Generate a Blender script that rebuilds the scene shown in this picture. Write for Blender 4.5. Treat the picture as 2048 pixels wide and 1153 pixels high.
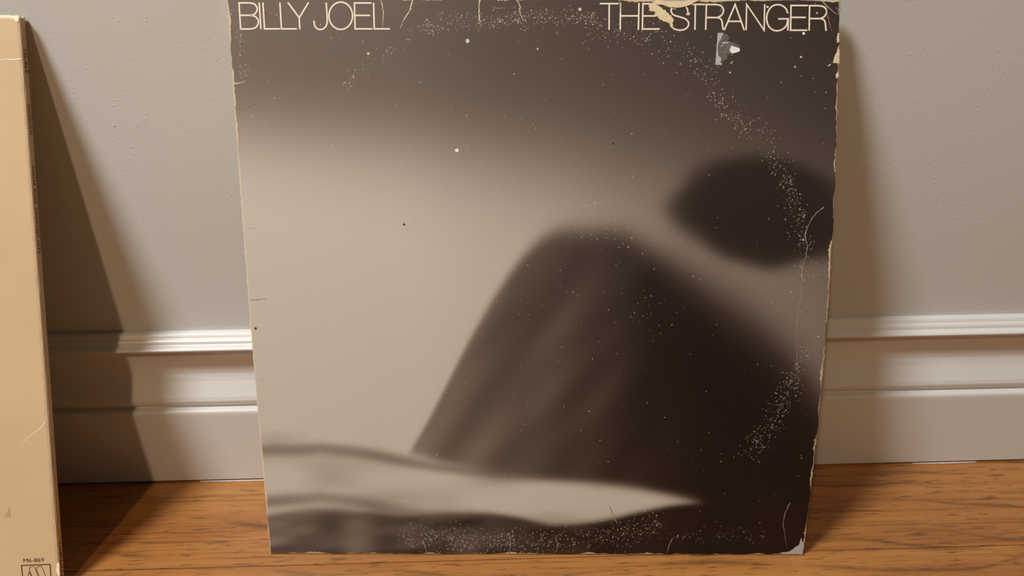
import bpy, bmesh, math, random
import numpy as np
from mathutils import Vector, Matrix

for o in list(bpy.data.objects):
    bpy.data.objects.remove(o, do_unlink=True)
scene = bpy.context.scene
COL = scene.collection
W, H = 2048.0, 1153.0

# ------------------------------------------------------------------ camera
FPX = 1660.61
CAM = Vector((0.13349, -0.45715, 0.36038))
PITCH, YAW, ROLL = 0.46247, 0.02895, -0.00647
_f = Vector((math.sin(YAW) * math.cos(PITCH), math.cos(YAW) * math.cos(PITCH), -math.sin(PITCH)))
_r = Vector((math.cos(YAW), -math.sin(YAW), 0))
_u = _r.cross(_f)
CR = _r * math.cos(ROLL) + _u * math.sin(ROLL)
CU = -_r * math.sin(ROLL) + _u * math.cos(ROLL)
CF = _f
cam_data = bpy.data.cameras.new('camera')
cam = bpy.data.objects.new('camera', cam_data)
COL.objects.link(cam)
m = Matrix.Identity(4)
for i in range(3):
    m[i][0], m[i][1], m[i][2], m[i][3] = CR[i], CU[i], -CF[i], CAM[i]
cam.matrix_world = m
cam_data.sensor_fit = 'HORIZONTAL'
cam_data.sensor_width = 36.0
cam_data.lens = FPX / W * 36.0
cam_data.clip_start = 0.01
scene.camera = cam

# ------------------------------------------------------------------ light
scene.view_settings.view_transform = 'Standard'
scene.view_settings.look = 'None'
scene.view_settings.gamma = 1.0
scene.view_settings.exposure = 0.06
scene.view_settings.use_curve_mapping = False

world = bpy.data.worlds.new('room_ambient')
scene.world = world
world.use_nodes = True
world.node_tree.nodes['Background'].inputs[0].default_value = (1.0, 0.80, 0.62, 1)
world.node_tree.nodes['Background'].inputs[1].default_value = 0.055


def area_light(name, loc, target, size, watts, color):
    d = bpy.data.lights.new(name, 'AREA')
    d.shape = 'DISK'
    d.size = size
    d.energy = watts
    d.color = color
    o = bpy.data.objects.new(name, d)
    COL.objects.link(o)
    o.location = loc
    o.rotation_euler = (Vector(target) - Vector(loc)).to_track_quat('-Z', 'Y').to_euler()
    return o


area_light('room_lamp', (-0.80, -0.67, 1.75), (0.05, 0, 0.1), 0.42, 41.0, (0.945, 0.985, 1.0))
area_light('far_lamp', (-0.55, -1.75, 1.75), (0.1, 0, 0.1), 0.10, 13.0, (1.0, 0.70, 0.45))


# ------------------------------------------------------------------ helpers
def srgb(*c):
    return tuple((x / 255 / 12.92) if x / 255 <= 0.04045 else ((x / 255 + 0.055) / 1.055) ** 2.4 for x in c)


class NT:
    """small node-tree builder"""
    def __init__(self, name, rough=0.5, spec=0.5):
        self.m = bpy.data.materials.new(name)
        self.m.use_nodes = True
        self.t = self.m.node_tree
        self.b = self.t.nodes['Principled BSDF']
        self.b.inputs['Roughness'].default_value = rough
        self.b.inputs['Specular IOR Level'].default_value = spec

    def n(self, kind, **kw):
        nd = self.t.nodes.new(kind)
        for k, v in kw.items():
            setattr(nd, k, v)
        return nd

    def put(self, sock, v):
        if isinstance(v, bpy.types.NodeSocket):
            self.t.links.new(v, sock)
        elif v is not None:
            if sock.type == 'RGBA' and len(v) == 3:
                v = tuple(v) + (1,)
            sock.default_value = v

    def math(self, op, a, b=None, c=None, clamp=False):
        nd = self.n('ShaderNodeMath', operation=op, use_clamp=clamp)
        self.put(nd.inputs[0], a)
        self.put(nd.inputs[1], b)
        self.put(nd.inputs[2], c)
        return nd.outputs[0]

    def mix(self, fac, a, b, blend='MIX'):
        nd = self.n('ShaderNodeMix', data_type='RGBA', blend_type=blend)
        self.put(nd.inputs['Factor'], fac)
        self.put(nd.inputs[6], a)
        self.put(nd.inputs[7], b)
        return nd.outputs[2]

    def coords(self):
        return self.n('ShaderNodeTexCoord').outputs['Object']

    def mapped(self, vec, scale=(1, 1, 1), loc=(0, 0, 0)):
        nd = self.n('ShaderNodeMapping')
        self.put(nd.inputs['Vector'], vec)
        nd.inputs['Scale'].default_value = scale
        self.put(nd.inputs['Location'], loc)
        return nd.outputs[0]

    def noise(self, vec, scale=1.0, detail=3, rough=0.5, dist=0.0):
        nd = self.n('ShaderNodeTexNoise')
        self.put(nd.inputs['Vector'], vec)
        nd.inputs['Scale'].default_value = scale
        nd.inputs['Detail'].default_value = detail
        nd.inputs['Roughness'].default_value = rough
        nd.inputs['Distortion'].default_value = dist
        return nd.outputs['Fac']

    def ramp(self, v, lo, hi, a=0.0, b=1.0):
        nd = self.n('ShaderNodeMapRange', interpolation_type='SMOOTHSTEP')
        self.put(nd.inputs['Value'], v)
        self.put(nd.inputs['From Min'], lo)
        self.put(nd.inputs['From Max'], hi)
        nd.inputs['To Min'].default_value = a
        nd.inputs['To Max'].default_value = b
        return nd.outputs['Result']

    def bump(self, h, strength=0.2, dist=0.001):
        nd = self.n('ShaderNodeBump')
        nd.inputs['Strength'].default_value = strength
        nd.inputs['Distance'].default_value = dist
        self.put(nd.inputs['Height'], h)
        self.t.links.new(nd.outputs[0], self.b.inputs['Normal'])

    def color(self, v):
        self.put(self.b.inputs['Base Color'], v)
        return self.m


def link(name, mesh, mat=None, parent=None, smooth=False):
    o = bpy.data.objects.new(name, mesh)
    COL.objects.link(o)
    if mat:
        mesh.materials.append(mat)
    if parent:
        o.parent = parent
    if smooth:
        mesh.polygons.foreach_set('use_smooth', [True] * len(mesh.polygons))
    return o


def mesh_from(name, verts, faces):
    me = bpy.data.meshes.new(name)
    me.from_pydata([tuple(v) for v in verts], [], faces)
    me.update()
    return me


def box_mesh(name, lo, hi, bevel=0.0, seg=1):
    bm = bmesh.new()
    bmesh.ops.create_cube(bm, size=1)
    for v in bm.verts:
        v.co = Vector([lo[i] + (v.co[i] + 0.5) * (hi[i] - lo[i]) for i in range(3)])
    if bevel:
        bmesh.ops.bevel(bm, geom=bm.edges[:], offset=bevel, segments=seg, affect='EDGES', profile=0.5)
    me = bpy.data.meshes.new(name)
    bm.to_mesh(me)
    bm.free()
    return me


def catmull(pts, n=8):
    if len(pts) < 3:
        return [tuple(p) for p in pts]
    P = [np.array(p, float) for p in pts]
    P = [2 * P[0] - P[1]] + P + [2 * P[-1] - P[-2]]
    out = []
    for i in range(1, len(P) - 2):
        for k in range(n):
            t = k / n
            a, b, c, d = P[i - 1], P[i], P[i + 1], P[i + 2]
            out.append(tuple(0.5 * (2 * b + (c - a) * t + (2 * a - 5 * b + 4 * c - d) * t * t + (3 * b - a - 3 * c + d) * t ** 3)))
    out.append(tuple(P[-2]))
    return out


def ribbon(pts, width, closed=False, wfun=None):
    """2-D polyline -> quads (list of 2-D verts, faces) with mitred joints"""
    P = [np.array(p, float) for p in pts]
    n = len(P)
    V, F = [], []
    for i in range(n):
        if closed:
            a, b = P[i - 1], P[(i + 1) % n]
            d1, d2 = P[i] - a, b - P[i]
        else:
            d1 = P[i] - P[i - 1] if i else P[1] - P[0]
            d2 = P[i + 1] - P[i] if i < n - 1 else P[i] - P[i - 1]
        d1 = d1 / (np.linalg.norm(d1) + 1e-12)
        d2 = d2 / (np.linalg.norm(d2) + 1e-12)
        t = d1 + d2
        t = t / (np.linalg.norm(t) + 1e-12)
        nn = np.array([-t[1], t[0]])
        cosang = max(0.35, abs(float(np.dot(nn, np.array([-d1[1], d1[0]])))))
        w = (wfun(i / max(1, n - 1)) if wfun else 1.0) * width * 0.5 / cosang
        V += [P[i] + nn * w, P[i] - nn * w]
    for i in range(n if closed else n - 1):
        j = (i + 1) % n
        F.append((2 * i, 2 * i + 1, 2 * j + 1, 2 * j))
    return V, F


def roughen(poly, step, amp, rng):
    """subdivide a closed 2-D outline and shake it sideways: torn paper"""
    out = []
    n = len(poly)
    for i in range(n):
        a, b = np.array(poly[i], float), np.array(poly[(i + 1) % n], float)
        k = max(1, int(np.linalg.norm(b - a) / step))
        nn = np.array([-(b - a)[1], (b - a)[0]]) / (np.linalg.norm(b - a) + 1e-9)
        for j in range(k):
            out.append(a + (b - a) * j / k + nn * rng.uniform(-amp, amp))
    return out


# ------------------------------------------------------------------ materials
def mat_wall():
    k = NT('greige_wall_paint', 0.55, 0.35)
    c = k.coords()
    big = k.noise(c, 3.0, 2)
    k.color(k.mix(k.ramp(big, 0.35, 0.65), srgb(199, 198, 193), srgb(195, 193, 187)))
    h1 = k.noise(k.mapped(c, (1, 1, 1.4)), 330.0, 3, 0.5)
    h2 = k.ramp(k.noise(k.mapped(c, (1, 1, 1.5)), 420.0, 1, 0.3), 0.66, 0.80)
    h2 = k.math('MULTIPLY', h2, k.ramp(k.noise(c, 40.0, 2), 0.45, 0.62))
    k.bump(k.math('ADD', k.math('MULTIPLY', h1, 0.35), h2), 0.32, 0.0006)
    return k.m


def mat_trim():
    k = NT('white_trim_paint', 0.30, 0.7)
    c = k.coords()
    k.color(k.mix(k.noise(c, 14.0, 2), srgb(214, 211, 206), srgb(210, 206, 200)))
    k.bump(k.noise(k.mapped(c, (0.15, 1, 1)), 400.0, 2), 0.03, 0.0004)
    return k.m


def mat_wood(name, light, mid, dark):
    k = NT(name, 0.34, 0.5)
    info = k.n('ShaderNodeObjectInfo')
    off = k.n('ShaderNodeCombineXYZ')
    k.put(off.inputs[0], k.math('MULTIPLY', info.outputs['Random'], 7.0))
    k.put(off.inputs[1], k.math('MULTIPLY', info.outputs['Random'], 3.0))
    k.put(off.inputs[2], k.math('MULTIPLY', info.outputs['Random'], 5.0))
    add = k.n('ShaderNodeVectorMath', operation='ADD')
    k.put(add.inputs[0], k.coords())
    k.put(add.inputs[1], off.outputs[0])
    c = add.outputs[0]
    sep = k.n('ShaderNodeSeparateXYZ')
    k.put(sep.inputs[0], c)
    # broad tone
    tone = k.noise(k.mapped(c, (3.0, 34.0, 1)), 1.0, 3, 0.55)
    col = k.mix(k.ramp(tone, 0.3, 0.7), mid, light)
    # cathedral growth lines: y bent by slow noise
    bend = k.math('MULTIPLY', k.math('SUBTRACT', k.noise(k.mapped(c, (5.0, 9.0, 1)), 1.0, 2, 0.4), 0.5), 0.085)
    yy = k.math('ADD', sep.outputs['Y'], bend)
    s = k.math('SINE', k.math('MULTIPLY', yy, 2 * math.pi / 0.0155))
    line = k.math('POWER', k.math('MULTIPLY_ADD', s, 0.5, 0.5), 9.0)
    line = k.math('MULTIPLY', line, k.ramp(k.noise(k.mapped(c, (9.0, 55.0, 1), (3, 1, 0)), 1.0, 2), 0.44, 0.66))
    col = k.mix(k.math('MULTIPLY', line, 0.6), col, dark)
    # soft darker bands
    band = k.ramp(k.noise(k.mapped(c, (7.0, 360.0, 1), (1, 2, 0)), 1.0, 3, 0.6), 0.50, 0.72)
    col = k.mix(k.math('MULTIPLY', band, 0.42), col, dark)
    # short pores
    pore = k.ramp(k.noise(k.mapped(c, (62.0, 720.0, 1), (5, 2, 0)), 1.0, 3, 0.6), 0.575, 0.655)
    col = k.mix(k.math('MULTIPLY', pore, 0.62), col, dark)
    pale_streak = k.ramp(k.noise(k.mapped(c, (45.0, 760.0, 1), (9, 4, 0)), 1.0, 2, 0.5), 0.58, 0.72)  # fine paler streaks of the wood grain
    col = k.mix(k.math('MULTIPLY', pale_streak, 0.45), col, light)
    k.color(col)
    k.b.inputs['Coat Weight'].default_value = 0.25
    k.b.inputs['Coat Roughness'].default_value = 0.22
    k.bump(k.math('MULTIPLY', pore, -1.0), 0.25, 0.0003)
    return k.m


def mat_plain(name, col, rough=0.6, var=0.08, scale=200.0, spec=0.35):
    k = NT(name, rough, spec)
    c = k.coords()
    n = k.noise(c, scale, 3)
    k.color(k.mix(n, tuple(x * (1 - var) for x in col), tuple(min(1, x * (1 + var)) for x in col)))
    k.bump(n, 0.08, 0.0002)
    return k.m


def mat_print():
    """laminated photographic print: tones from the 'print' layer, worn specks and rubbed rim"""
    k = NT('worn_sepia_print', 0.42, 0.42)
    c = k.coords()
    tone = k.n('ShaderNodeAttribute', attribute_name='print').outputs['Color']
    wear = k.n('ShaderNodeAttribute', attribute_name='wear').outputs['Fac']
    rim = k.n('ShaderNodeAttribute', attribute_name='rim').outputs['Fac']
    grain = k.noise(c, 2200.0, 2)
    col = k.mix(0.10, tone, k.mix(1.0, tone, k.mix(grain, (0.2, 0.2, 0.2), (1.8, 1.8, 1.8)), 'MULTIPLY'))
    # flecks of missing ink
    warp = k.n('ShaderNodeTexNoise')
    k.put(warp.inputs['Vector'], c)
    warp.inputs['Scale'].default_value = 900.0
    va = k.n('ShaderNodeVectorMath', operation='MULTIPLY_ADD')
    k.put(va.inputs[0], warp.outputs['Color'])
    va.inputs[1].default_value = (0.0012, 0.0012, 0.0012)
    k.put(va.inputs[2], c)
    total = None
    for sc, rad, dens in ((1700.0, 0.42, 1.0), (1000.0, 0.26, 0.6)):
        v = k.n('ShaderNodeTexVoronoi', feature='F1')
        k.put(v.inputs['Vector'], k.mapped(va.outputs[0], (1, 0.0, 1)))
        v.inputs['Scale'].default_value = sc
        v.voronoi_dimensions = '3D'
        sp = k.n('ShaderNodeSeparateColor')
        k.put(sp.inputs[0], v.outputs['Color'])
        live = k.math('LESS_THAN', sp.outputs[0], k.math('MULTIPLY', wear, dens))
        r = k.math('MULTIPLY_ADD', sp.outputs[1], rad, 0.10)
        dot = k.math('LESS_THAN', v.outputs['Distance'], r)
        amt = k.math('MULTIPLY', k.math('MULTIPLY', live, dot), k.math('MULTIPLY_ADD', sp.outputs[2], 0.6, 0.12))
        total = amt if total is None else k.math('MAXIMUM', total, amt)
    col = k.mix(total, col, srgb(214, 203, 186))
    # rubbed rim
    rn = k.noise(c, 700.0, 4, 0.65)
    rn2 = k.noise(c, 60.0, 2, 0.5)
    lim = k.math('MULTIPLY', k.math('MULTIPLY', rn, k.ramp(rn2, 0.34, 0.78)), 3.0)
    worn = k.math('LESS_THAN', rim, k.math('ADD', lim, 0.04))
    col = k.mix(k.math('MULTIPLY', worn, 0.85), col, srgb(205, 186, 148))
    k.color(col)
    k.bump(k.math('ADD', k.noise(c, 45.0, 3), k.math('MULTIPLY', total, -0.3)), 0.10, 0.0006)
    return k.m


def mat_tan(name, a, b, rim=False):
    k = NT(name, 0.5, 0.4)
    c = k.coords()
    col = k.mix(k.ramp(k.noise(c, 12.0, 3), 0.3, 0.7), a, b)
    fib = k.noise(k.mapped(c, (1, 1, 0.2)), 900.0, 3)
    col = k.mix(k.math('MULTIPLY', fib, 0.10), col, tuple(x * 0.75 for x in a))
    if rim:
        r = k.n('ShaderNodeAttribute', attribute_name='rim').outputs['Fac']
        w = k.math('LESS_THAN', r, k.math('MULTIPLY', k.noise(c, 260.0, 4, 0.6), 1.7))
        col = k.mix(k.math('MULTIPLY', w, 0.55), col, srgb(236, 222, 196))
    k.color(col)
    k.bump(k.noise(c, 60.0, 3), 0.08, 0.0006)
    return k.m


M_WALL = mat_wall()
M_TRIM = mat_trim()
M_WOOD = mat_wood('honey_oak_laminate', srgb(176, 120, 62), srgb(146, 90, 44), srgb(62, 36, 20))
M_GROUT = mat_plain('dark_underlay', srgb(60, 38, 24), 0.8)
M_BEAD = mat_plain('whitish_bead', srgb(205, 200, 198), 0.4)
M_PRINT = mat_print()
M_BOARD = mat_plain('tan_cardboard', srgb(205, 182, 140), 0.75, 0.14, 500.0)
M_TORN = mat_plain('torn_cardboard_fibre', srgb(214, 197, 158), 0.85, 0.22, 900.0)
M_INK = mat_plain('cream_ink', srgb(232, 218, 198), 0.45, 0.03)
M_CREASE = mat_plain('exposed_paper_fibre', srgb(205, 190, 162), 0.75, 0.12, 900.0)
M_CREASE_DIM = mat_plain('rubbed_crease', srgb(150, 134, 116), 0.7, 0.15, 900.0)
M_STK = mat_plain('grey_sticker_adhesive', srgb(176, 172, 168), 0.45, 0.12, 700.0)
M_STKF = mat_plain('thin_sticker_film', srgb(100, 93, 89), 0.5, 0.75, 700.0)
M_WHITE = mat_plain('white_paper_flake', srgb(226, 224, 216), 0.6, 0.04)
M_SPECK = mat_plain('dark_speck', srgb(60, 48, 40), 0.6, 0.1)
M_BEIGE = mat_tan('pale_tan_sleeve_card', srgb(202, 174, 134), srgb(194, 167, 129), True)
M_SPINE = mat_tan('tan_spine_card', srgb(206, 172, 128), srgb(196, 160, 116))
M_BROWN = mat_plain('brown_print_ink', srgb(74, 42, 22), 0.5, 0.1)
M_PALE = mat_plain('pale_card_fibre', srgb(238, 224, 196), 0.7, 0.06, 600.0)
M_STAIN = mat_plain('faint_stain', srgb(180, 152, 114), 0.6, 0.1, 400.0)

# ------------------------------------------------------------------ the setting
X0, X1 = -1.5, 1.7
wall = link('wall_back', box_mesh('wall_back', (X0, 0.0, -0.02), (X1, 0.10, 1.6)), M_WALL)
wall['kind'] = 'structure'
wall['label'] = 'greige painted wall with fine roller texture behind the sleeves'
wall['category'] = 'wall'

floor = link('floor', box_mesh('floor', (X0, -1.7, -0.03), (X1, 0.10, -0.0085)), M_GROUT)
floor['kind'] = 'structure'
floor['label'] = 'honey brown wood plank floor with dark grain'
floor['category'] = 'floor'
SEAM, PW, PL = -0.0915, 0.125, 1.28
plank_meshes = {}
rng = random.Random(4)
for row in range(-1, 12):
    y1 = SEAM - row * PW
    y0 = y1 - PW
    y1 = min(y1, 0.0)
    if y0 < -1.7:
        break
    start = X0 - (0.37, 0.05, 0.79, 0.55)[(row + 1) % 4]
    x = start
    while x < X1:
        a, b = max(x, X0), min(x + PL, X1)
        if b - a > 0.02:
            key = (round(b - a, 3), round(y1 - y0, 3))
            if key not in plank_meshes:
                plank_meshes[key] = box_mesh('plank', (0, 0, -0.0085), (b - a - 0.0006, y1 - y0 - 0.0006, 0))
                plank_meshes[key].materials.append(M_WOOD)
            o = bpy.data.objects.new('plank', plank_meshes[key])
            COL.objects.link(o)
            o.location = (a, y0, 0)
            o.parent = floor
        x += PL

# baseboard: moulded profile swept along the wall, (distance from wall, height)
BH = 0.10739
prof = [(0.0, BH), (0.0028, BH), (0.0043, BH - 0.0006), (0.0052, BH - 0.0020), (0.0055, BH - 0.0028),
        (0.0068, BH - 0.0033), (0.0076, BH - 0.0043), (0.0079, BH - 0.0053), (0.0079, BH - 0.0059), (0.0084, BH - 0.0062),
        (0.0102, BH - 0.0067), (0.0114, BH - 0.0073), (0.0119, BH - 0.0081), (0.0117, BH - 0.0089), (0.0106, BH - 0.0095),
        (0.0076, BH - 0.0108), (0.0054, BH - 0.0134), (0.0042, BH - 0.0168), (0.0037, BH - 0.0205), (0.0038, BH - 0.0245),
        (0.0044, BH - 0.0290), (0.0060, BH - 0.0340), (0.0083, BH - 0.0390), (0.0104, BH - 0.0433), (0.0112, BH - 0.0458),
        (0.0109, BH - 0.0478), (0.0096, BH - 0.0497), (0.0088, BH - 0.0508), (0.0122, BH - 0.0514), (0.0134, BH - 0.0519),
        (0.0139, BH - 0.0532), (0.0140, BH - 0.0550), (0.0140, 0.0011), (0.0115, 0.0011), (0.0115, 0.0)]
V, F = [], []
for x in (X0, X1):
    V += [(x, -d, z) for d, z in prof] + [(x, 0, 0)]
n = len(prof) + 1
for i in range(n):
    F.append((i, (i + 1) % n, n + (i + 1) % n, n + i))
F += [tuple(range(n - 1, -1, -1)), tuple(range(n, 2 * n))]
bb = link('baseboard_back', mesh_from('baseboard_back', V, F), M_TRIM)
bb['kind'] = 'structure'
bb['label'] = 'white moulded baseboard running along the bottom of the wall'
bb['category'] = 'baseboard'
bmx = bb.modifiers.new('soft_edges', 'BEVEL')
bmx.width = 0.0004
bmx.segments = 2
bmx.limit_method = 'ANGLE'
bmx.angle_limit = math.radians(25)
# thin whitish strips on the floor along the baseboard foot
rng = random.Random(8)
for xa, xb in ((-0.062, 0.012), (0.418, 0.462)):
    V, F = [], []
    for i in range(25):
        t = i / 24
        w = 0.0007 * math.sin(math.pi * t) ** 0.5 * rng.uniform(0.75, 1.1) + 0.0001
        x = xa + (xb - xa) * t
        V += [(x, -0.0135, 0.0001), (x, -0.0139 - w * 0.3, 0.0003), (x, -0.0139 - w, 0.00005)]
        if i:
            k = 3 * i
            F += [(k - 3, k - 2, k + 1, k), (k - 2, k - 1, k + 2, k + 1)]
    link('pale_bead', mesh_from('pale_bead', V, F), M_BEAD, bb, True)


# ------------------------------------------------------------------ leaning sleeves
def frame(ox, oy, psi, lean):
    u = Vector((math.cos(psi), math.sin(psi), 0))
    nb = Vector((-math.sin(psi), math.cos(psi), 0))
    v = Vector((0, 0, 1)) * math.cos(lean) + nb * math.sin(lean)
    back = u.cross(v) * -1
    back = v.cross(u)
    o = Vector((ox, oy, 0))
    mt = Matrix.Identity(4)
    for i in range(3):
        mt[i][0], mt[i][1], mt[i][2], mt[i][3] = u[i], back[i], v[i], o[i]
    return mt


class Sleeve:
    """local frame: x across the face, z up the face, -y out of the face"""
    def __init__(self, mt, bulge):
        self.mt = mt
        self.inv = mt.inverted()
        self.bulge = bulge

    def hit(self, px, py):
        d = CF + CR * ((px - W / 2) / FPX) + CU * ((H / 2 - py) / FPX)
        o = self.inv @ CAM
        d = self.inv.to_3x3() @ d
        y = 0.0
        for _ in range(6):
            t = (y - o.y) / d.y
            p = o + d * t
            y = -self.bulge(p.x, p.z)
        return np.array([p.x, p.z])

    def on(self, p, lift=0.00008):
        return (p[0], -self.bulge(p[0], p[1]) - lift, p[1])

    def to_px(self, X, Z):
        """array version: where points of the face fall on the photo print layout"""
        B = self.bulge(X, Z)
        mm = self.mt
        P = [mm[i][0] * X - mm[i][1] * B + mm[i][2] * Z + mm[i][3] - CAM[i] for i in range(3)]
        dz = sum(P[i] * CF[i] for i in range(3))
        return W / 2 + FPX * sum(P[i] * CR[i] for i in range(3)) / dz, H / 2 - FPX * sum(P[i] * CU[i] for i in range(3)) / dz

    def strokes(self, name, lines, width_px, mat, parent, lift=0.00008, wfun=None):
        V, F = [], []
        for pts in lines:
            P = [self.hit(*p) for p in pts]
            # stroke width from pixels to metres at this place
            e = self.hit(pts[0][0] + 1, pts[0][1])
            w = width_px * np.linalg.norm(e - P[0])
            v2, f2 = ribbon(P, w, False, wfun)
            k = len(V)
            V += [self.on(p, lift) for p in v2]
            F += [tuple(i + k for i in f) for f in f2]
        return link(name, mesh_from(name, V, F), mat, parent)

    def patch(self, name, outline_px, mat, parent, lift=0.0001, thick=0.00012, jag=None, seed=1):
        pts = outline_px
        if jag:
            pts = roughen(pts, jag[0], jag[1], random.Random(seed))
        P = [self.hit(*p) for p in pts]
        bm = bmesh.new()
        top = [bm.verts.new(self.on(p, lift + thick)) for p in P]
        bot = [bm.verts.new(self.on(p, lift - 0.0001)) for p in P]
        f = bm.faces.new(top)
        k = len(P)
        for i in range(k):
            bm.faces.new((top[i], bot[i], bot[(i + 1) % k], top[(i + 1) % k]))
        bmesh.ops.triangulate(bm, faces=[f])
        bmesh.ops.recalc_face_normals(bm, faces=bm.faces[:])
        me = bpy.data.meshes.new(name)
        bm.to_mesh(me)
        bm.free()
        return link(name, me, mat, parent)


def panel(name, S, N, corners, edge, y_off, thick, mat, parent, layers=None, rim_from=None):
    """a card panel: N x N cells, ragged outline, following the warp of the sleeve"""
    bl, br, tl, tr = [np.array(c) for c in corners]
    s = np.linspace(0, 1, N + 1)
    A, B = np.meshgrid(s, s)
    X = (1 - A) * (1 - B) * bl[0] + A * (1 - B) * br[0] + (1 - A) * B * tl[0] + A * B * tr[0]
    Z = (1 - A) * (1 - B) * bl[1] + A * (1 - B) * br[1] + (1 - A) * B * tl[1] + A * B * tr[1]
    eL, eR, eB, eT = edge(s)
    X = X + eL[:, None] * (1 - A) ** 6 + eR[:, None] * A ** 6
    Z = Z + eB[None, :] * (1 - B) ** 12 + eT[None, :] * B ** 40
    Y = -S.bulge(X, Z) + y_off
    M = N + 1
    front = np.stack([X, Y, Z], -1).reshape(-1, 3)
    back = np.stack([X, Y + thick, Z], -1).reshape(-1, 3)
    idx = np.arange(M * M).reshape(M, M)
    q = np.stack([idx[:-1, :-1], idx[:-1, 1:], idx[1:, 1:], idx[1:, :-1]], -1).reshape(-1, 4)
    loop = np.concatenate([idx[0, :], idx[1:, -1], idx[-1, -2::-1], idx[-2:0:-1, 0]])
    nx = np.roll(loop, -1)
    k = M * M
    side = np.stack([loop, loop + k, nx + k, nx], -1)
    faces = np.concatenate([q, (q + k)[:, ::-1], side]).tolist()
    me = mesh_from(name, np.concatenate([front, back]).tolist(), faces)
    me.materials.append(mat)
    me.materials.append(M_BOARD)
    nf = len(q)
    mi = np.ones(len(faces), dtype=np.int32)
    mi[:nf] = 0
    me.polygons.foreach_set('material_index', mi)
    sm = np.zeros(len(faces), dtype=bool)
    sm[:2 * nf] = True
    me.polygons.foreach_set('use_smooth', sm)
    # distance to the rim in millimetres
    cum = np.minimum(np.minimum(X - X[:, :1], X[:, -1:] - X), np.minimum(Z - Z[:1, :], Z[-1:, :] - Z)) * 1000
    at = me.attributes.new('rim', 'FLOAT', 'POINT')
    at.data.foreach_set('value', np.concatenate([cum.ravel(), cum.ravel()]).astype(np.float32))
    if layers:
        rgb, wear = layers(X, Z)
        ca = me.color_attributes.new('print', 'FLOAT_COLOR', 'POINT')
        rgba = np.concatenate([rgb.reshape(-1, 3), np.ones((k, 1))], 1)
        ca.data.foreach_set('color', np.concatenate([rgba, rgba]).astype(np.float32).ravel())
        wa = me.attributes.new('wear', 'FLOAT', 'POINT')
        wa.data.foreach_set('value', np.concatenate([wear.ravel(), wear.ravel()]).astype(np.float32))
    o = bpy.data.objects.new(name, me)
    COL.objects.link(o)
    o.parent = parent
    return o


def empty(name, mt, label, cat):
    o = bpy.data.objects.new(name, None)
    COL.objects.link(o)
    o.empty_display_size = 0.02
    o.matrix_world = mt
    o['label'] = label
    o['category'] = cat
    return o


# ---- the dark sepia sleeve in the middle
SZ = 0.314


def warp(x, z):
    u = np.clip(x / SZ, 0.0, 1.1)
    v = np.clip(z / SZ, 0, 1)
    return np.sin(np.pi * v) * (0.0035 + 0.0075 * u ** 1.5) - 0.0075 * u ** 2 * v ** 2


MT = frame(0.0, -0.08262, -0.04018, 0.25329)
C = Sleeve(MT, warp)
cover = empty('record_sleeve', MT, 'worn record sleeve with dark sepia print and thin cream lettering, leaning in the middle', 'record sleeve')

SOFT = lambda d, w: 1.0 / (1.0 + np.exp(-d / w))


def polyline_dist(px, py, pts):
    best = np.full(px.shape, 1e9)
    for a, b in zip(pts[:-1], pts[1:]):
        dx, dy = b[0] - a[0], b[1] - a[1]
        t = np.clip(((px - a[0]) * dx + (py - a[1]) * dy) / (dx * dx + dy * dy + 1e-9), 0, 1)
        best = np.minimum(best, np.hypot(px - a[0] - t * dx, py - a[1] - t * dy))
    return best


def value_noise(x, y, seed):
    r = np.random.RandomState(seed)
    g = r.rand(64, 64)
    xi, yi = np.floor(x).astype(int), np.floor(y).astype(int)
    fx, fy = x - xi, y - yi
    fx, fy = fx * fx * (3 - 2 * fx), fy * fy * (3 - 2 * fy)
    G = lambda a, b: g[np.mod(a, 64), np.mod(b, 64)]
    return (G(xi, yi) * (1 - fx) + G(xi + 1, yi) * fx) * (1 - fy) + (G(xi, yi + 1) * (1 - fx) + G(xi + 1, yi + 1) * fx) * fy


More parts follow.
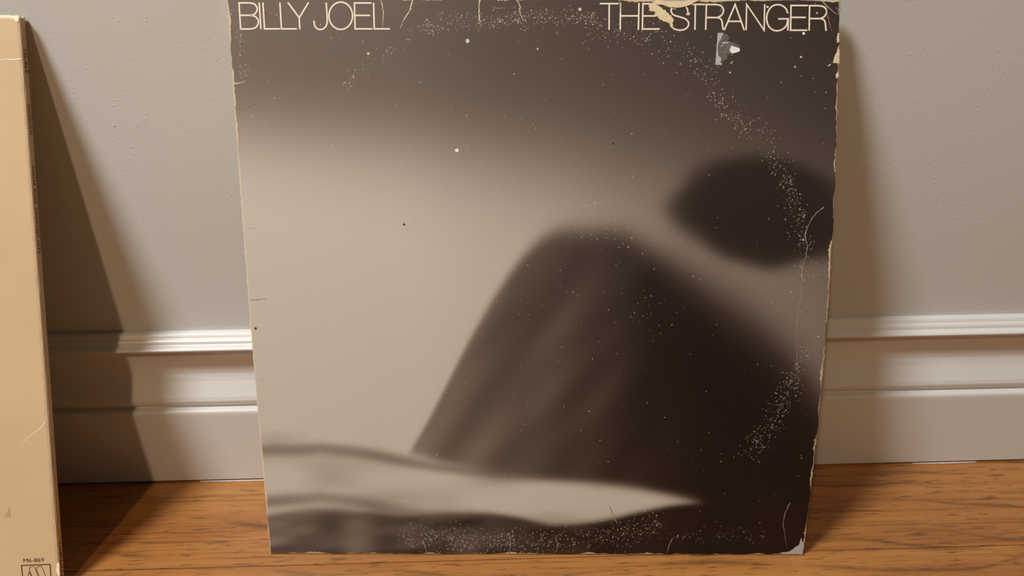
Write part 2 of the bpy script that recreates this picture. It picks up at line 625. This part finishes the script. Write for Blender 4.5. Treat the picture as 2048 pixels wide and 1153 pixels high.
def print_layers(X, Z):
    """a plain generic tonal print: pale haze, dark upper band, one smooth dark hill, pale dunes"""
    x, y = C.to_px(X, Z)
    # hazy backdrop
    hor = np.interp(x, [450, 800, 1150, 1400, 1660], [0, 45, 105, 175, 230])
    top = np.interp(x, [450, 800, 1000, 1250, 1680], [100, 90, 78, 70, 58])
    glow = np.interp(x, [450, 800, 1100, 1350, 1660], [192, 192, 180, 158, 124])
    t = SOFT(y - (250 + hor * 0.75), 46 + hor * 0.22)
    L = top + (glow - top) * t
    # drifting dark cloud, upper right
    cl = ((x - 1530 - 0.25 * (y - 430)) / 175) ** 2 + ((y - 425) / 105) ** 2
    cl = cl + 0.35 * (value_noise(x / 70, y / 60, 3) - 0.5)
    k = SOFT(1 - cl, 0.16)
    L = L * (1 - k) + 44 * k
    # one smooth hill
    gx = np.arange(300, 1800, 4.0)
    gr = np.convolve(np.interp(gx, [400, 760, 860, 950, 1040, 1130, 1230, 1330, 1450, 1560, 1640, 1700],
                               [1120, 1010, 850, 660, 520, 450, 460, 520, 590, 680, 790, 880]), np.hanning(45) / np.hanning(45).sum(), 'same')
    ridge = np.interp(x, gx[30:-30], gr[30:-30])
    ridge = ridge + 16 * (value_noise(x / 90, 0 * y, 5) - 0.5)
    k = SOFT(y - ridge, np.interp(x, [900, 1250, 1450], [5, 14, 34]))
    hill = np.interp(x, [800, 1000, 1180, 1300, 1420], [112, 92, 66, 40, 31])
    hill = hill + 26 * (value_noise(x / 60 + y / 90, y / 130, 7) - 0.5) * SOFT(1250 - x, 60)
    L = L * (1 - k) + hill * k
    # pale dunes
    crest = 838 + 0.21 * (x - 540) + 16 * np.sin(x / 120.0)
    crest = np.where(x < 640, crest + (640 - x) * 0.2, crest)
    foot = np.interp(x, [520, 700, 900, 1100, 1300, 1420], [1032, 1022, 1030, 1050, 1030, 1012])
    foot = foot + 8 * np.sin(x / 57.0)
    k = SOFT(y - crest, 5) * SOFT(foot - y, 3) * SOFT(1405 - x, 8)
    fold = np.sin((y - crest) / 17.0 + 2.2 * value_noise(x / 150, y / 90, 11) + x / 160.0)
    dune = 194 - 46 * np.clip(fold, 0, 1) ** 3 - 30 * value_noise(x / 110, y / 40, 13) ** 2
    L = L * (1 - k) + dune * k
    # dark foreground
    k = SOFT(y - foot, 4)
    fg = np.interp(x, [520, 700, 900, 1150, 1400], [104, 92, 66, 44, 31])
    fg = fg + 50 * (value_noise(x / 55, (y + 0.1 * x) / 17, 17) - 0.5) * SOFT(1150 - x, 90)
    L = L * (1 - k) + fg * k
    L = np.clip(L, 26, 200)
    # sepia tint by lightness, display values -> reflectance
    R_ = np.interp(L, [20, 60, 110, 190], [20, 61, 114, 192])
    G_ = np.interp(L, [20, 60, 110, 190], [15.5, 51, 102, 184])
    B_ = np.interp(L, [20, 60, 110, 190], [13, 45, 91, 172])
    rgb = np.stack([R_, G_, B_], -1) / 255.0
    rgb = np.where(rgb <= 0.04045, rgb / 12.92, ((rgb + 0.055) / 1.055) ** 2.4)
    rgb = np.clip(rgb * PRINT_GAIN - PRINT_LIFT, 0.004, 1)
    # where ink has rubbed off over the record's rim and along the edges
    wear = np.full(x.shape, 0.005)
    for pts, sg, am in (
            ([(850, 55), (900, 45), (980, 42), (1060, 35), (1150, 35), (1200, 45)], 12, 0.8),
            ([(690, 170), (740, 130), (800, 90), (850, 60)], 9, 0.25),
            ([(1190, 60), (1260, 70), (1360, 90), (1420, 130)], 22, 0.22),
            ([(1400, 140), (1440, 190), (1480, 240), (1530, 280), (1560, 340), (1590, 410), (1600, 450)], 17, 0.38),
            ([(1530, 280), (1560, 330), (1590, 400)], 12, 0.5),
            ([(1600, 450), (1615, 540)], 16, 0.25),
            ([(1605, 720), (1580, 780), (1550, 830), (1510, 900)], 15, 0.5),
            ([(820, 1075), (900, 1080), (1000, 1088), (1150, 1082), (1300, 1058)], 17, 0.6),
            ([(1330, 1070), (1520, 1075)], 12, 0.12),
            ([(1140, 440), (1250, 500), (1290, 640)], 45, 0.035),
            ([(470, 20), (478, 90), (486, 150)], 8, 0.5)):
        d = polyline_dist(x, y, pts)
        wear = np.maximum(wear, am * np.exp(-(d / sg) ** 2 / 1.4))
    wear = wear * np.clip(0.35 + 1.2 * value_noise(x / 26, y / 26, 23), 0, 1.3)
    return rgb, wear


PRINT_GAIN, PRINT_LIFT = 1.0, 0.006
zero = lambda s: (0 * s, 0 * s, 0 * s, 0 * s)
cBL, cBR, cTL, cTR = [C.hit(*p) for p in ((541, 1109), (1606, 1112), (454, -5), (1680, 1))]
cBL[1] = max(cBL[1], 0.0004)
cBR[1] = max(cBR[1], 0.0004)


def cover_edge(s):
    r = np.random.RandomState(2)
    jag = lambda a: (np.convolve(r.rand(len(s)) - 0.5, np.ones(3) / 3, 'same')) * a
    eT = jag(0.0006)
    px = 454 + (1680 - 454) * s
    # the torn bite out of the top edge
    eT = eT - 0.0042 * np.interp(px, [1285, 1300, 1322, 1342, 1360, 1385, 1400], [0, 0.1, 0.55, 1.0, 0.75, 0.2, 0])
    return jag(0.0005), jag(0.0008), np.abs(jag(0.0003)), eT


front = panel('front_panel', C, 380, (cBL, cBR, cTL, cTR), cover_edge, 0.0, 0.0005, M_PRINT, cover, print_layers)
front['label'] = 'scuffed dark sepia printed front'


def grow(p, dx, dz):
    return p + np.array([dx, dz])


backp = panel('back_panel', C, 24, (grow(cBL, 0.0006, 0), grow(cBR, -0.0012, 0), grow(cTL, 0.0006, -0.0006), grow(cTR, -0.0012, -0.0006)),
              zero, 0.0030, 0.0006, M_BOARD, cover)
# folded spine closes the left side between the two panels
V, F = [], []
for i in range(41):
    t = i / 40
    p = cBL * (1 - t) + (cTL + np.array([0, -0.0004])) * t
    yb = -float(warp(p[0], p[1]))
    V += [(p[0] + 0.0005, yb + 0.0005, p[1]), (p[0] + 0.0002, yb + 0.0018, p[1]), (p[0] + 0.0006, yb + 0.0031, p[1]),
          (p[0] + 0.0011, yb + 0.0031, p[1]), (p[0] + 0.0009, yb + 0.0005, p[1])]
    if i:
        k = 5 * i
        F += [(k + j, k + (j + 1) % 5, k - 5 + (j + 1) % 5, k - 5 + j) for j in range(5)]
F += [(0, 1, 2, 3, 4), tuple(len(V) - 5 + j for j in (4, 3, 2, 1, 0))]
link('spine', mesh_from('spine', V, F), M_BOARD, cover)


# lettering, thin strokes, in the order they stand along the top
def A(pts, ox, k):
    return [(ox + x * k, y * k) for x, y in pts]


def word(name, ox, k, lines, label):
    out = []
    for kind, pts in lines:
        if kind == 'c':
            pts = catmull(pts, 7)
        out.append(A(pts, ox, k))
    o = C.strokes(name, out, 3.0, M_INK, cover, 0.00010)
    o['label'] = label
    return o


def ell(cx, cy, rx, ry, n=48):
    return [(cx + rx * math.cos(2 * math.pi * i / n), cy + ry * math.sin(2 * math.pi * i / n)) for i in range(n + 1)]


k1 = 400 / 2048
LET = [
    ('B', 440, k1, [('l', [(212, 297), (195, 30), (300, 30)]), ('c', [(300, 30), (350, 40), (378, 75), (378, 112), (352, 146), (310, 157)]),
                    ('l', [(310, 157), (204, 157)]), ('c', [(310, 157), (360, 168), (391, 205), (391, 245), (365, 283), (315, 297)]), ('l', [(315, 297), (205, 297)])]),
    ('I', 440, k1, [('l', [(402, 26), (420, 300)])]),
    ('L', 440, k1, [('l', [(440, 26), (457, 296), (615, 296)])]),
    ('L', 440, k1, [('l', [(614, 26), (630, 296), (788, 296)])]),
    ('Y', 440, k1, [('l', [(695, 25), (812, 182), (908, 25)]), ('l', [(812, 178), (818, 300)])]),
    ('J', 440, k1, [('c', [(1088, 26), (1095, 130), (1098, 215), (1090, 260), (1062, 293), (1028, 303), (993, 292), (969, 258), (962, 210)])]),
    ('O', 440, k1, [('l', ell(1237, 162, 121, 140))]),
    ('E', 440, k1, [('l', [(1552, 31), (1377, 31), (1384, 296), (1562, 296)]), ('l', [(1380, 158), (1538, 158)])]),
    ('L', 440, k1, [('l', [(1573, 28), (1580, 296), (1740, 296)])]),
]
k2 = 300 / 2047
LET2 = [
    ('T', 1180, k2, [('l', [(133, 50), (392, 50)]), ('l', [(262, 50), (260, 407)])]),
    ('H', 1180, k2, [('l', [(416, 40), (412, 407)]), ('l', [(668, 40), (660, 407)]), ('l', [(414, 217), (664, 217)])]),
    ('E', 1180, k2, [('l', [(935, 52), (722, 52), (714, 397), (952, 395)]), ('l', [(718, 218), (905, 218)])]),
    ('S', 1180, k2, [('c', [(1335, 165), (1326, 118), (1290, 78), (1220, 60), (1150, 74), (1112, 112), (1108, 160), (1142, 205), (1220, 230), (1300, 258), (1344, 308),
                            (1336, 362), (1288, 402), (1215, 412), (1142, 390), (1102, 342), (1092, 298)])]),
    ('T', 1180, k2, [('l', [(1305, 60), (1572, 60)]), ('l', [(1438, 60), (1431, 408)])]),
    ('R', 1180, k2, [('l', [(1578, 408), (1588, 62), (1720, 62)]), ('c', [(1720, 62), (1780, 76), (1816, 115), (1818, 165), (1790, 212), (1735, 240)]),
                     ('l', [(1735, 240), (1583, 240)]), ('c', [(1735, 240), (1778, 255), (1800, 290), (1808, 350), (1816, 408)])]),
    ('A', 1420, k2, [('l', [(193, 412), (342, 62), (468, 414)]), ('l', [(240, 292), (424, 292)])]),
    ('N', 1420, k2, [('l', [(492, 412), (500, 60), (738, 414), (746, 58)])]),
    ('G', 1420, k2, [('c', [(1060, 182), (1036, 120), (980, 76), (912, 64), (842, 90), (792, 158), (773, 248), (790, 338), (842, 400), (912, 421), (985, 402), (1040, 350), (1064, 262)]),
                     ('l', [(930, 258), (1068, 258), (1062, 418)])]),
    ('E', 1420, k2, [('l', [(1336, 75), (1105, 75), (1099, 413), (1327, 413)]), ('l', [(1102, 238), (1306, 238)])]),
    ('R', 1420, k2, [('l', [(1352, 420), (1358, 78), (1480, 78)]), ('c', [(1480, 78), (1545, 92), (1584, 130), (1586, 180), (1556, 228), (1500, 254)]),
                     ('l', [(1500, 254), (1355, 254)]), ('c', [(1500, 254), (1548, 268), (1570, 305), (1577, 360), (1583, 422)])]),
]
for ch, ox, kk, ln in LET + LET2:
    word('letter', ox, kk, ln, 'thin cream printed capital ' + ch)

# creases: cracked lines in the card
CREASES = [
    ([(762, -2), (765, 12), (767, 24), (766, 40), (765, 56)], 1.9, 0), ([(826, -3), (823, 10), (819, 22), (808, 39), (800, 58)], 2.4, 0),
    ([(464, 168), (474, 167), (484, 166), (492, 161)], 2.2, 0), ([(476, 217), (492, 216), (508, 207), (522, 202)], 1.5, 1), ([(470, 214), (492, 219), (500, 222)], 1.4, 1),
    ([(960, -3), (958, 20), (959, 39), (962, 54)], 2.6, 0), ([(1033, -3), (1040, 14), (1039, 22), (1047, 41)], 2.2, 0),
    ([(1647, 414), (1630, 430), (1617, 449), (1610, 473), (1614, 497), (1605, 540), (1602, 588), (1597, 625), (1593, 655), (1594, 716), (1596, 764)], 1.9, 1),
    ([(1019, 1067), (1021, 1087), (1018, 1106)], 2.2, 1), ([(1112, 1076), (1115, 1090), (1110, 1108)], 2.4, 1), ([(1219, 1014), (1226, 1030), (1234, 1049)], 2.0, 1),
    ([(1345, 1078), (1338, 1092), (1333, 1109)], 1.7, 1), ([(1580, 1006), (1570, 1028), (1567, 1050), (1574, 1096)], 1.4, 1), ([(845, 1082), (850, 1094), (853, 1107)], 1.8, 1),
    ([(490, 455), (502, 455), (514, 459)], 2.0, 0), ([(499, 599), (515, 600), (533, 598)], 1.4, 1), ([(514, 759), (522, 758), (530, 760)], 1.5, 0),
    ([(1645, 2), (1651, 10), (1660, 18), (1676, 30)], 2.6, 1), ([(1653, 20), (1658, 44), (1664, 64)], 1.2, 1), ([(1239, -2), (1240, 12), (1239, 30)], 2.0, 1),
    ([(1443, 2), (1443, 14), (1440, 26)], 1.4, 1), ([(985, 14), (998, 17), (1012, 15)], 1.6, 1),
]
rng = random.Random(12)
for pts, w, dim in CREASES:
    P = catmull(pts, 5)
    P = [(x + rng.uniform(-0.9, 0.9), y + rng.uniform(-0.9, 0.9)) for x, y in P]
    ws = [rng.uniform(0.45, 1.25) for _ in range(40)]
    C.strokes('crease', [P], w, M_CREASE_DIM if dim else M_CREASE, cover, 0.00012, lambda t: ws[int(t * 39)] * (1.0 - 0.75 * t ** 3))

# torn paper at the bite in the top edge
g = 0.06936
tear = [(1720, -40), (1715, 10), (1600, 55), (1450, 135), (1300, 190), (1100, 228), (950, 218), (850, 215), (780, 190), (700, 150), (480, 135), (430, 95), (440, -30),
        (560, 5), (700, 30), (800, 58), (900, 78), (1000, 62), (1200, 45), (1400, 8)]
TP = [(1280 + x * g, y * g) for x, y in tear]
o = C.patch('torn_edge', TP, M_TORN, cover, 0.0001, 0.0004, (4, 0.5), 3)
o['label'] = 'torn pale cardboard layer at the top edge'
scr = [(235, 110), (350, 108), (470, 118), (560, 205), (650, 262), (790, 350), (860, 430), (920, 480), (955, 590), (935, 700), (960, 790), (950, 845), (885, 745), (850, 640), (790, 640),
       (700, 620), (600, 582), (500, 492), (405, 442), (450, 385), (400, 322), (250, 312), (265, 240)]
o = C.patch('torn_scrape', [(1280 + x * g, y * g) for x, y in scr], M_TORN, cover, 0.0001, 0.00012, (2.2, 1.6), 7)
o['label'] = 'ragged tan scrape where ink has peeled off'
rng = random.Random(31)
for a_, b_ in [(260 + i * 34 + rng.uniform(-20, 20), 130 + i * 27 + rng.uniform(-75, 75)) for i in range(20)]:
    w_, h_ = rng.uniform(10, 24), rng.uniform(24, 62)
    sh = rng.uniform(-14, 14)
    L = [(a_, b_), (a_ + w_, b_ + 6), (a_ + w_ * 0.7 + sh, b_ + h_), (a_ + sh, b_ + h_ * 0.8)]
    C.patch('paper_shred', [(1280 + x * g, y * g) for x, y in L], M_TORN, cover, 0.0001, 0.00014)
# sticker remnant
g = 0.08674
pt = lambda L: [(1380 + x * g, 50 + y * g) for x, y in L]
film = C.patch('sticker_film', pt([(700, 190), (850, 215), (910, 310), (840, 380), (1000, 400), (1130, 470), (1150, 560), (1000, 640), (900, 680), (830, 790), (740, 840), (660, 860), (640, 500)]),
               M_STKF, cover, 0.00008, 0.00006, (2, 0.8), 5)
o = C.patch('sticker_remnant', pt([(640, 180), (772, 183), (720, 310), (660, 400), (640, 560), (650, 700), (720, 770), (705, 870), (742, 885), (732, 926), (585, 920), (606, 600)]),
            M_STK, cover, 0.00012, 0.00010, (3, 0.25), 6)
o['label'] = 'grey leftover strip of a peeled sticker'
C.patch('sticker_flake', pt([(950, 478), (1130, 535), (1155, 575), (1130, 618), (970, 662), (910, 600)]), M_WHITE, cover, 0.00016, 0.00012)
for L in ([(740, 400), (890, 385), (880, 420), (760, 440)], [(690, 500), (740, 460), (755, 500)], [(930, 890), (990, 820), (985, 850), (950, 905)], [(920, 710), (985, 685), (970, 705)]):
    C.patch('sticker_flake', pt(L), M_STK, cover, 0.00018, 0.00008, (1.5, 0.4), 9)
# chipped rim on the right and at the lower corner
g = 0.1387
qt = lambda L: [(1600 + x * g, y * g) for x, y in L]
for L in ([(556, 650), (520, 770), (482, 865), (474, 912), (562, 916), (568, 780)], [(548, 1030), (510, 1080), (524, 1142), (556, 1100)], [(545, 470), (525, 560), (535, 620), (562, 600), (566, 480)],
          [(445, 915), (400, 945), (402, 962), (440, 945)]):
    C.patch('chipped_edge', qt(L), M_CREASE, cover, 0.0001, 0.0001, (3, 0.6), 4)
C.patch('chipped_corner', [(1602, 1076), (1597, 1092), (1580, 1103), (1558, 1108), (1604, 1109), (1607, 1092)], M_STK, cover, 0.0001, 0.0001, (3, 0.9), 4)
for x, y, r, mt_ in ((935, 82, 4.6, M_CREASE), (914, 301, 4, M_PALE), (1607, 67, 3, M_WHITE), (1602, 114, 2.6, M_CREASE), (1590, 134, 2, M_CREASE), (1535, 14, 2.4, M_WHITE), (1634, 26, 2.2, M_CREASE),
                     (1160, 19, 3.6, M_CREASE), (1075, 98, 2.2, M_CREASE), (737, 107, 3, M_CREASE), (808, 449, 2.4, M_SPECK), (511, 657, 2.6, M_SPECK), (1226, 287, 2.2, M_SPECK),
                     (1376, 28, 4, M_CREASE), (1606, 480, 2, M_CREASE), (1460, 145, 2, M_CREASE)):
    r_ = random.Random(int(x * y))
    C.patch('chip', [(x + r * r_.uniform(0.7, 1.15) * math.cos(a * 0.785), y + r * r_.uniform(0.7, 1.15) * math.sin(a * 0.785)) for a in range(8)], mt_, cover, 0.0001, 0.00005)

# ---- the pale tan sleeve cut off by the left side of the picture
MT2 = frame(-0.11198, -0.10662, -0.06232, 0.3302)
flat = lambda x, z: 0.0 * x
T = Sleeve(MT2, flat)
tan_ = empty('record_sleeve', MT2, 'pale tan record sleeve with printed spine and square emblem, cut off at the left', 'record sleeve')
TH = 0.0042


def tan_edge(s):
    r = np.random.RandomState(6)
    jag = lambda a: (np.convolve(r.rand(len(s)) - 0.5, np.ones(3) / 3, 'same')) * a
    return jag(0.0003), jag(0.0005), np.abs(jag(0.0002)), jag(0.0005)


f2 = panel('front_panel', T, 160, ((-SZ, 0.0002), (0, 0.0002), (-SZ, SZ), (0, SZ)), tan_edge, 0.0, 0.0005, M_BEIGE, tan_)
b2 = panel('back_panel', T, 8, ((-SZ, 0.0002), (0, 0.0002), (-SZ, SZ), (0, SZ)), zero, TH - 0.0005, 0.0005, M_BEIGE, tan_)
sp = link('spine', box_mesh('spine', (-0.0006, 0.0003, 0.0010), (0.00025, TH - 0.0003, SZ - 0.0010)), M_SPINE, tan_)
sp['label'] = 'narrow tan spine with small dark lettering'


def text_mesh(name, body, size, mat, parent, to_local, weight=0.0, spacing=1.0, fit=None):
    """built-in font outline, laid on a face by to_local(a, b)"""
    cu = bpy.data.curves.new(name, 'FONT')
    cu.body = body
    cu.size = size
    cu.offset = weight
    cu.space_character = spacing
    cu.resolution_u = 3
    tmp = bpy.data.objects.new(name, cu)
    COL.objects.link(tmp)
    dg = bpy.context.evaluated_depsgraph_get()
    me = bpy.data.meshes.new_from_object(tmp.evaluated_get(dg))
    bpy.data.objects.remove(tmp, do_unlink=True)
    xs = [v.co.x for v in me.vertices]
    ys = [v.co.y for v in me.vertices]
    x0, x1, y0, y1 = min(xs), max(xs), min(ys), max(ys)
    for v in me.vertices:
        v.co = to_local((v.co.x - x0) / (x1 - x0), (v.co.y - y0) / (y1 - y0))
    me.name = name
    me.materials.clear()
    return link(name, me, mat, parent)


def edge_z(py):
    """height up the face of the spine edge at a photo row"""
    lo, hi = 0.0, SZ
    for _ in range(40):
        mid = 0.5 * (lo + hi)
        _, yy = T.to_px(np.array(0.0), np.array(mid))
        if yy > py:
            lo = mid
        else:
            hi = mid
    return lo


for body, pa, pb in (('M6-869', 97, 145), ('MOTOWN', 209, 269), ("DIANA ROSS' GREATEST HITS", 332, 508)):
    za, zb = edge_z(pa), edge_z(pb)
    o = text_mesh('spine_lettering', body, 0.003, M_BROWN, sp,
                  lambda a, b, za=za, zb=zb: Vector((0.00033, 0.0009 + 0.0024 * b, za + (zb - za) * a)), 0.0)
# small print at the foot of the spine
V, F = [], []
rng = random.Random(3)
z = edge_z(1088)
while z > 0.004:
    h = rng.uniform(0.0006, 0.0018)
    y0 = rng.uniform(0.0010, 0.0020)
    k = len(V)
    V += [(0.00033, y0, z), (0.00033, y0 + rng.uniform(0.0008, 0.0016), z), (0.00033, y0 + 0.0012, z - h), (0.00033, y0, z - h)]
    F.append((k, k + 1, k + 2, k + 3))
    z -= h + rng.uniform(0.0004, 0.0012)
link('spine_small_print', mesh_from('spine_small_print', V, F), M_BROWN, sp)

qa, qb, qc = T.hit(47, 1126.2), T.hit(88, 1124.6), T.hit(46.7, 1118)
text_mesh('catalogue_number', 'M6-869', 0.004, M_BROWN, tan_,
          lambda a, b: Vector((qa[0] + (qb[0] - qa[0]) * a + (qc[0] - qa[0]) * b, -0.0001, qa[1] + (qb[1] - qa[1]) * a + (qc[1] - qa[1]) * b)), 0.0)
g = 150 / 2048
et = lambda L: [(x * g, 1080 + y * g) for x, y in L]
T.strokes('emblem_frame', [et([(585, 706), (1368, 678), (1400, 1190), (640, 1215), (585, 700)])], 2.0, M_BROWN, tan_)['label'] = 'dark brown square outline of the emblem'
em = T.strokes('emblem', [et(catmull([(960, 1180), (870, 990), (815, 860), (806, 800), (825, 752), (860, 744), (935, 744), (985, 860), (1040, 997), (1110, 1175)], 4)),
                          et(catmull([(1150, 1175), (1072, 1000), (1010, 850), (1003, 800), (1022, 748), (1060, 735), (1135, 733), (1185, 850), (1245, 995), (1320, 1170)], 4)),
                          et([(700, 1190), (770, 990), (798, 885), (850, 1000), (915, 1180)])], 1.1, M_BROWN, tan_)
em['label'] = 'outlined slanted M emblem'
# wear on the tan sleeve
P = catmull([(91, 844), (84, 854), (78, 860), (66, 869), (52, 881), (43, 896), (34, 912), (20, 940)], 4)
T.strokes('crease', [P], 1.5, M_PALE, tan_, 0.0001, lambda t: 1.2 - t)
T.strokes('crease', [catmull([(-8, 121), (6, 120), (14, 118.5), (24, 119.5), (42, 117.5)], 5)], 2.0, M_PALE, tan_, 0.0001, lambda t: 0.5 + 0.6 * t)
T.patch('stain', [(19, 1014), (20, 1036), (9, 1035), (13, 1026)], M_STAIN, tan_, 0.00009, 0.00002, (4, 0.6), 2)
T.patch('bumped_corner', [(27, 37), (31, 42), (37, 44), (38.5, 36), (33, 33)], M_PALE, tan_, 0.0001, 0.0002, (2, 0.5), 2)
T.patch('chipped_edge', [(114, 1127), (118, 1126), (120, 1152), (116, 1152), (112, 1140)], M_PALE, tan_, 0.00009, 0.00004, (3, 0.7), 2)
